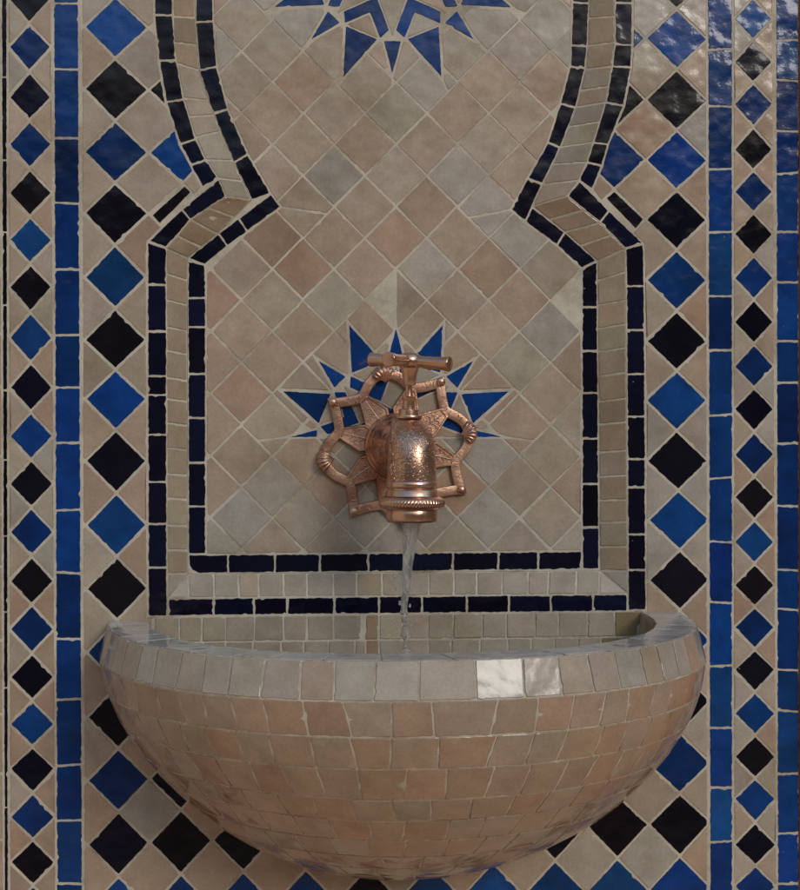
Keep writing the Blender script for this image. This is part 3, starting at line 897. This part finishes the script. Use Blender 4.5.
# ---- cross handle
bm = bmesh.new()
lathe(bm, prof([(384.6, 3), (384.8, 5.6), (383.8, 6.4), (379, 6.6), (374, 7.6), (369.5, 8.9), (367.5, 9.2), (366.5, 10.4), (363, 12.4), (359, 12.6), (355, 11.2), (352.4, 8.0), (351.3, 4), (351, 0.5)]), O + V((0, 0.014, 0)), seg=56)
hd = link('handle', bm, M_BRASS2, tap, smooth=45)
HC = V((AX, YAX + 0.014, ZP(360)))
ph = math.radians(36)
for ang, tiltz in ((-ph, -0.10), (PI - ph, 0.06), (-ph - PI / 2, -0.02), (-ph + PI / 2, 0.0)):
    d = V((math.cos(ang), math.sin(ang), tiltz)).normalized()
    bm = bmesh.new()
    Ls = [0.004, 0.010, 0.016, 0.022, 0.028, 0.0345, 0.0368, 0.0374, 0.0376, 0.0377]
    rs = [5.6, 5.2, 5.0, 5.2, 5.7, 6.4, 6.7, 6.4, 5.9, 0.4]
    tube(bm, [HC + d * (l * 1.13) for l in Ls], [r * 1.12 * SC for r in rs], 32)
    lk = link('handle_arm', bm, M_BRASS2, hd, smooth=45)

# ---- pierced rosette: strapwork ring, shells, petals
PW = 1.362 / 1362.0 * 1.015
def RP(r, a, h):                       # polar on the rosette, r in mm-like pixels, h metres from panel
    t = math.radians(a)
    return V((RC.x + r * PW * math.cos(t), RC.y - h, RC.z + r * PW * math.sin(t)))
rosette = bpy.data.objects.new('rosette', None); COL.objects.link(rosette); rosette.parent = tap
rosette['label'] = 'pierced cast rosette plate behind the tap with four shells and eight petals'
path = []
for k in range(4):
    s = 11 + 90 * k; c = 56 + 90 * k
    for da, r in ((-25.5, 59.6), (-20, 63.0), (-13.5, 68.4), (-7, 72.2), (0, 73.6), (7, 72.2), (13.5, 68.4), (20, 63.0), (25.5, 59.6)):
        path.append((s + da, r))
    for da, r in ((-13.5, 62.2), (-7, 67.4), (-2.2, 73.2), (0, 76.6), (2.2, 73.2), (7, 67.4), (13.5, 62.2)):
        path.append((c + da, r))
# round the polyline once so that straps flow into each other
P0 = [(r * math.cos(math.radians(a)), r * math.sin(math.radians(a))) for a, r in path]
P1 = []
for i in range(len(P0)):
    a_, b_ = P0[i], P0[(i + 1) % len(P0)]
    sharp = (i % 16) in (12,)
    sharp2 = ((i + 1) % 16) in (12,)
    P1.append(a_ if sharp else (0.75 * a_[0] + 0.25 * b_[0], 0.75 * a_[1] + 0.25 * b_[1]))
    if not sharp2: P1.append((0.25 * a_[0] + 0.75 * b_[0], 0.25 * a_[1] + 0.75 * b_[1]))
bm = bmesh.new()
xy = [V(p) for p in P1]
ns = []
n = len(xy)
for i in range(n):
    d1 = (xy[i] - xy[i - 1]).normalized(); d2 = (xy[(i + 1) % n] - xy[i]).normalized()
    n1 = V((d1.y, -d1.x)); n2 = V((d2.y, -d2.x)); m = (n1 + n2).normalized()
    ns.append(m / max(0.62, m.dot(n1)))
sec = [(4.8, 0.0015), (5.0, 0.0040), (4.3, 0.0051), (4.2, 0.00512), (0.0, 0.0054), (-4.2, 0.00512), (-4.3, 0.0051), (-5.0, 0.0040), (-4.8, 0.0015)]
rg = []
for p, m in zip(xy, ns):
    row = []
    for o, h in sec:
        q = p + m * o
        row.append(bm.verts.new(V((RC.x + q.x * PW, RC.y - h, RC.z + q.y * PW))))
    rg.append(row)
for i in range(n):
    a, b = rg[i], rg[(i + 1) % n]
    for j in range(len(sec)):
        k = (j + 1) % len(sec)
        bm.faces.new((a[j], a[k], b[k], b[j]))
# engraved ticks standing along the strap
def wire(bm, a, b, r=0.00035): tube(bm, [a, b], [r, r], 6)
for i in range(n):
    if R.random() < 0.45:
        p, m = xy[i], ns[i]; t = V((-m.y, m.x)).normalized() * R.uniform(-2.2, 2.2)
        f = lambda q: V((RC.x + q.x * PW, RC.y - 0.0055, RC.z + q.y * PW))
        wire(bm, f(p + m * 2.9), f(p + t), 0.00045); wire(bm, f(p - m * 2.9), f(p + t), 0.00045)
bmesh.ops.recalc_face_normals(bm, faces=bm.faces)
link('strap_ring', bm, M_BRASS3, rosette, smooth=24)
for k in range(4):
    s = 11 + 90 * k
    bm = bmesh.new()
    ctr = V((64.5 * math.cos(math.radians(s)), 64.5 * math.sin(math.radians(s))))
    NA, NR = 64, 8
    g = []
    for i in range(NR + 1):
        rr = 17.0 * i / NR
        ring = []
        for j in range(NA + 1):
            f = math.radians(-52 + 104 * j / NA)
            lob = math.cos(f * 20.0)
            r2 = rr * (1 + 0.035 * lob * i / NR) * (1 - 0.12 * (f / 0.9) ** 2)
            hh = 0.0066 + 0.0080 * math.sin(PI * min(1, i / NR * 0.72 + 0.05)) * (1 - 0.5 * (f / 0.9) ** 2) + 0.0008 * lob * (i / NR)
            if i == NR: hh = 0.0055
            q = ctr + V((r2 * math.cos(f + math.radians(s)), r2 * math.sin(f + math.radians(s))))
            ring.append(bm.verts.new(V((RC.x + q.x * PW, RC.y - hh, RC.z + q.y * PW))))
        g.append(ring)
    lowr = [bm.verts.new(V((v.co.x, RC.y - 0.0015, v.co.z))) for v in g[-1]]
    g.append(lowr)
    for a, b in zip(g, g[1:]):
        for j in range(NA):
            bm.faces.new((a[j], a[j + 1], b[j + 1], b[j]))
    bmesh.ops.remove_doubles(bm, verts=bm.verts, dist=1e-6)
    bmesh.ops.recalc_face_normals(bm, faces=bm.faces)
    link('shell_boss', bm, M_BRASS3, rosette, smooth=60)
    c = 56 + 90 * k
    bm = bmesh.new()
    bmesh.ops.create_uvsphere(bm, u_segments=18, v_segments=10, radius=0.0047)
    p = RP(77.5, c, 0.0052)
    for v in bm.verts: v.co = p + V((v.co.x, v.co.y * 0.7, v.co.z))
    link('corner_knob', bm, M_BRASS3, rosette, smooth=60)
for k in range(8):
    a = 11 + 45 * k + (24 if k % 2 == 0 else -21 + 0)   # tips meet the strap on either side of each shell
    a = (11 + 90 * (k // 2)) + (24.5 if k % 2 == 0 else 65.5)
    bm = bmesh.new()
    prev_gap = 45
    # kite-shaped petal: tip on the strap, shoulders in the notches
    wl = 22.0
    outl = [(60.5, 4.6), (38.5, wl - 0.4), (20, wl), (20, -wl), (38.5, -wl + 0.4), (60.5, -4.6)]
    def ring(scale, h, hs):
        vs = []
        for r, da in outl:
            cx, cy = 42.0, 0.0
            x = r * math.cos(math.radians(da)); y = r * math.sin(math.radians(da))
            x, y = cx + (x - cx) * scale, y * scale
            t = math.radians(a)
            vs.append(bm.verts.new(V((RC.x + (x * math.cos(t) - y * math.sin(t)) * PW, RC.y - h - hs * (60 - x), RC.z + (x * math.sin(t) + y * math.cos(t)) * PW))))
        return vs
    sl = 0.00005
    r0 = ring(1.0, 0.0012, 0); r1 = ring(1.0, 0.0040, sl); r2 = ring(0.94, 0.0056, sl); r3 = ring(0.82, 0.0056, sl); r4 = ring(0.77, 0.0042, sl)
    for p, q in ((r0, r1), (r1, r2), (r2, r3), (r3, r4)):
        for j in range(len(p)):
            bm.faces.new((p[j], p[(j + 1) % len(p)], q[(j + 1) % len(p)], q[j]))
    bm.faces.new(r4)
    bmesh.ops.recalc_face_normals(bm, faces=bm.faces)
    def pp(x, y, h=0.0044):
        t = math.radians(a)
        return V((RC.x + (x * math.cos(t) - y * math.sin(t)) * PW, RC.y - h - sl * (60 - x), RC.z + (x * math.sin(t) + y * math.cos(t)) * PW))
    wire(bm, pp(24, 0), pp(55, 0), 0.0007)
    for x in (30, 35, 40, 45):
        hw = min(0.30 * x * 0.8, (56 - x) * 0.62)
        for sgn in (-1, 1):
            wire(bm, pp(x, 0), pp(x + 3.2, sgn * hw * 0.5), 0.0006); wire(bm, pp(x + 3.2, sgn * hw * 0.5), pp(x + 1.2, sgn * hw * 0.85), 0.0006)
    link('petal', bm, M_BRASS3, rosette, smooth=35)

# ================================================================== the water
zs_top, zs_bot = ZP(519), ZR - C_IN + 0.012
stream = thing('water_stream', 'thin twisting stream of clear water falling from the tap into the basin', 'water', (AX, YAX, zs_bot))
bm = bmesh.new()
NZ, NS = 120, 36
rings = []
for i in range(NZ + 1):
    t = i / NZ
    z = lerp(zs_top, zs_bot, t)
    y_img = 519 + (zs_top - z) / SC
    # cross-section: wide sheet under the outlet that twists and draws together
    u = min(1, max(0, (y_img - 519) / 75))
    wa = lerp(12.0, 6.2, u ** 1.1) * SC + 0.0006 * math.sin(y_img * 0.22) 
    wb = lerp(6.0, 2.8, u) * SC
    if y_img > 594: 
        k = min(1, (y_img - 594) / 40); q_ = 0.75 + 0.35 * math.sin(y_img * 0.31) + 0.2 * math.sin(y_img * 0.83 + 1); wa = (wa + 0.0010 * k) * lerp(1, q_, k); wb = (wb + 0.0006 * k) * lerp(1, q_, k)
    tw = 1.6 * u + 0.5 * math.sin(y_img * 0.05)
    cx = AX - lerp(0, 7.0, min(1, (y_img - 519) / 80)) * SC + 0.0007 * math.sin(y_img * 0.11)
    cy = YAX + 0.004 * t
    ring = []
    for k in range(NS):
        a = 2 * PI * k / NS
        rr = 1 + 0.13 * math.sin(3 * a + y_img * 0.12) + 0.08 * math.sin(5 * a - y_img * 0.17)
        x, y = wa * rr * math.cos(a), wb * rr * math.sin(a)
        ring.append(bm.verts.new(V((cx + x * math.cos(tw) - y * math.sin(tw), cy + x * math.sin(tw) + y * math.cos(tw), z))))
    rings.append(ring)
for a, b in zip(rings, rings[1:]):
    for k in range(NS): bm.faces.new((a[k], a[(k + 1) % NS], b[(k + 1) % NS], b[k]))
bm.faces.new(rings[0]); bm.faces.new(rings[-1])
for _ in range(16):
    yi = R.uniform(560, 640)
    dx, dy = R.gauss(0, 6) * SC, R.gauss(0, 4) * SC
    r = R.uniform(0.0006, 0.0014)
    m4 = bmesh.ops.create_icosphere(bm, subdivisions=2, radius=r)
    for v in m4['verts']: v.co = V((AX - 7 * SC + dx + v.co.x, YAX + dy + v.co.y, 1.0 - (yi - 445) * SC + v.co.z * 1.8))
bmesh.ops.recalc_face_normals(bm, faces=bm.faces)
link('stream', bm, M_WATER, stream, smooth=180)

# ================================================================== light: an open patch of sky above a shaded courtyard
SUN_EL, SUN_AZ = math.radians(25), math.radians(152)      # azimuth clockwise from +Y
sd = V((math.sin(SUN_AZ) * math.cos(SUN_EL), math.cos(SUN_AZ) * math.cos(SUN_EL), math.sin(SUN_EL)))
wld = bpy.data.worlds.new('World'); sc.world = wld
N = NT(wld)
dirv = N.n('ShaderNodeTexCoord').outputs['Generated']
sky = N.n('ShaderNodeTexSky', sky_type='NISHITA', sun_disc=False, sun_elevation=SUN_EL, sun_rotation=SUN_AZ, air_density=1.5, dust_density=1.0, ozone_density=1.5)
bg_sky = N.n('ShaderNodeBackground', {'Color': sky.outputs[0], 'Strength': 0.15})
bg_sur = N.n('ShaderNodeBackground', {'Color': (0.80, 0.76, 0.69, 1), 'Strength': 0.105})
bg_gnd = N.n('ShaderNodeBackground', {'Color': (1.0, 0.66, 0.47, 1), 'Strength': 0.25})
OPEN = V((0.03, -0.30, 0.955)).normalized()
dt = N.n('ShaderNodeVectorMath', {0: dirv, 1: tuple(OPEN)}, operation='DOT_PRODUCT').outputs['Value']
fo = N.n('ShaderNodeMapRange', {'Value': dt, 'From Min': 0.43, 'From Max': 0.73}, interpolation_type='SMOOTHSTEP').outputs[0]
zz = N.n('ShaderNodeSeparateXYZ', {0: dirv}).outputs[2]
fg = N.n('ShaderNodeMapRange', {'Value': zz, 'From Min': -0.12, 'From Max': -0.5}, interpolation_type='SMOOTHSTEP').outputs[0]
bg_lft = N.n('ShaderNodeBackground', {'Color': (0.88, 0.79, 0.67, 1), 'Strength': 0.30})  # brighter left surroundings, added to lift the right side of the reveal
xx = N.n('ShaderNodeSeparateXYZ', {0: dirv}).outputs[0]
fl = N.n('ShaderNodeMapRange', {'Value': xx, 'From Min': -0.55, 'From Max': -0.80}, interpolation_type='SMOOTHSTEP').outputs[0]
m0 = N.n('ShaderNodeMixShader', {0: fl, 1: bg_sur.outputs[0], 2: bg_lft.outputs[0]})
m1 = N.n('ShaderNodeMixShader', {0: fo, 1: m0.outputs[0], 2: bg_sky.outputs[0]})
m2 = N.n('ShaderNodeMixShader', {0: fg, 1: m1.outputs[0], 2: bg_gnd.outputs[0]})
N.n('ShaderNodeOutputWorld', {'Surface': m2.outputs[0]})
sl_ = bpy.data.lights.new('sun', 'SUN'); sl_.energy = 0.5; sl_.angle = math.radians(17); sl_.color = (1.0, 0.96, 0.91)
so = bpy.data.objects.new('sun', sl_); COL.objects.link(so)
so.rotation_euler = sd.to_track_quat('Z', 'Y').to_euler()
so.location = sd * 3 + V((0, 0, 1))

sc.view_settings.view_transform = 'Standard'
sc.view_settings.look = 'None'
sc.view_settings.exposure = 0.36
sc.view_settings.gamma = 1.0
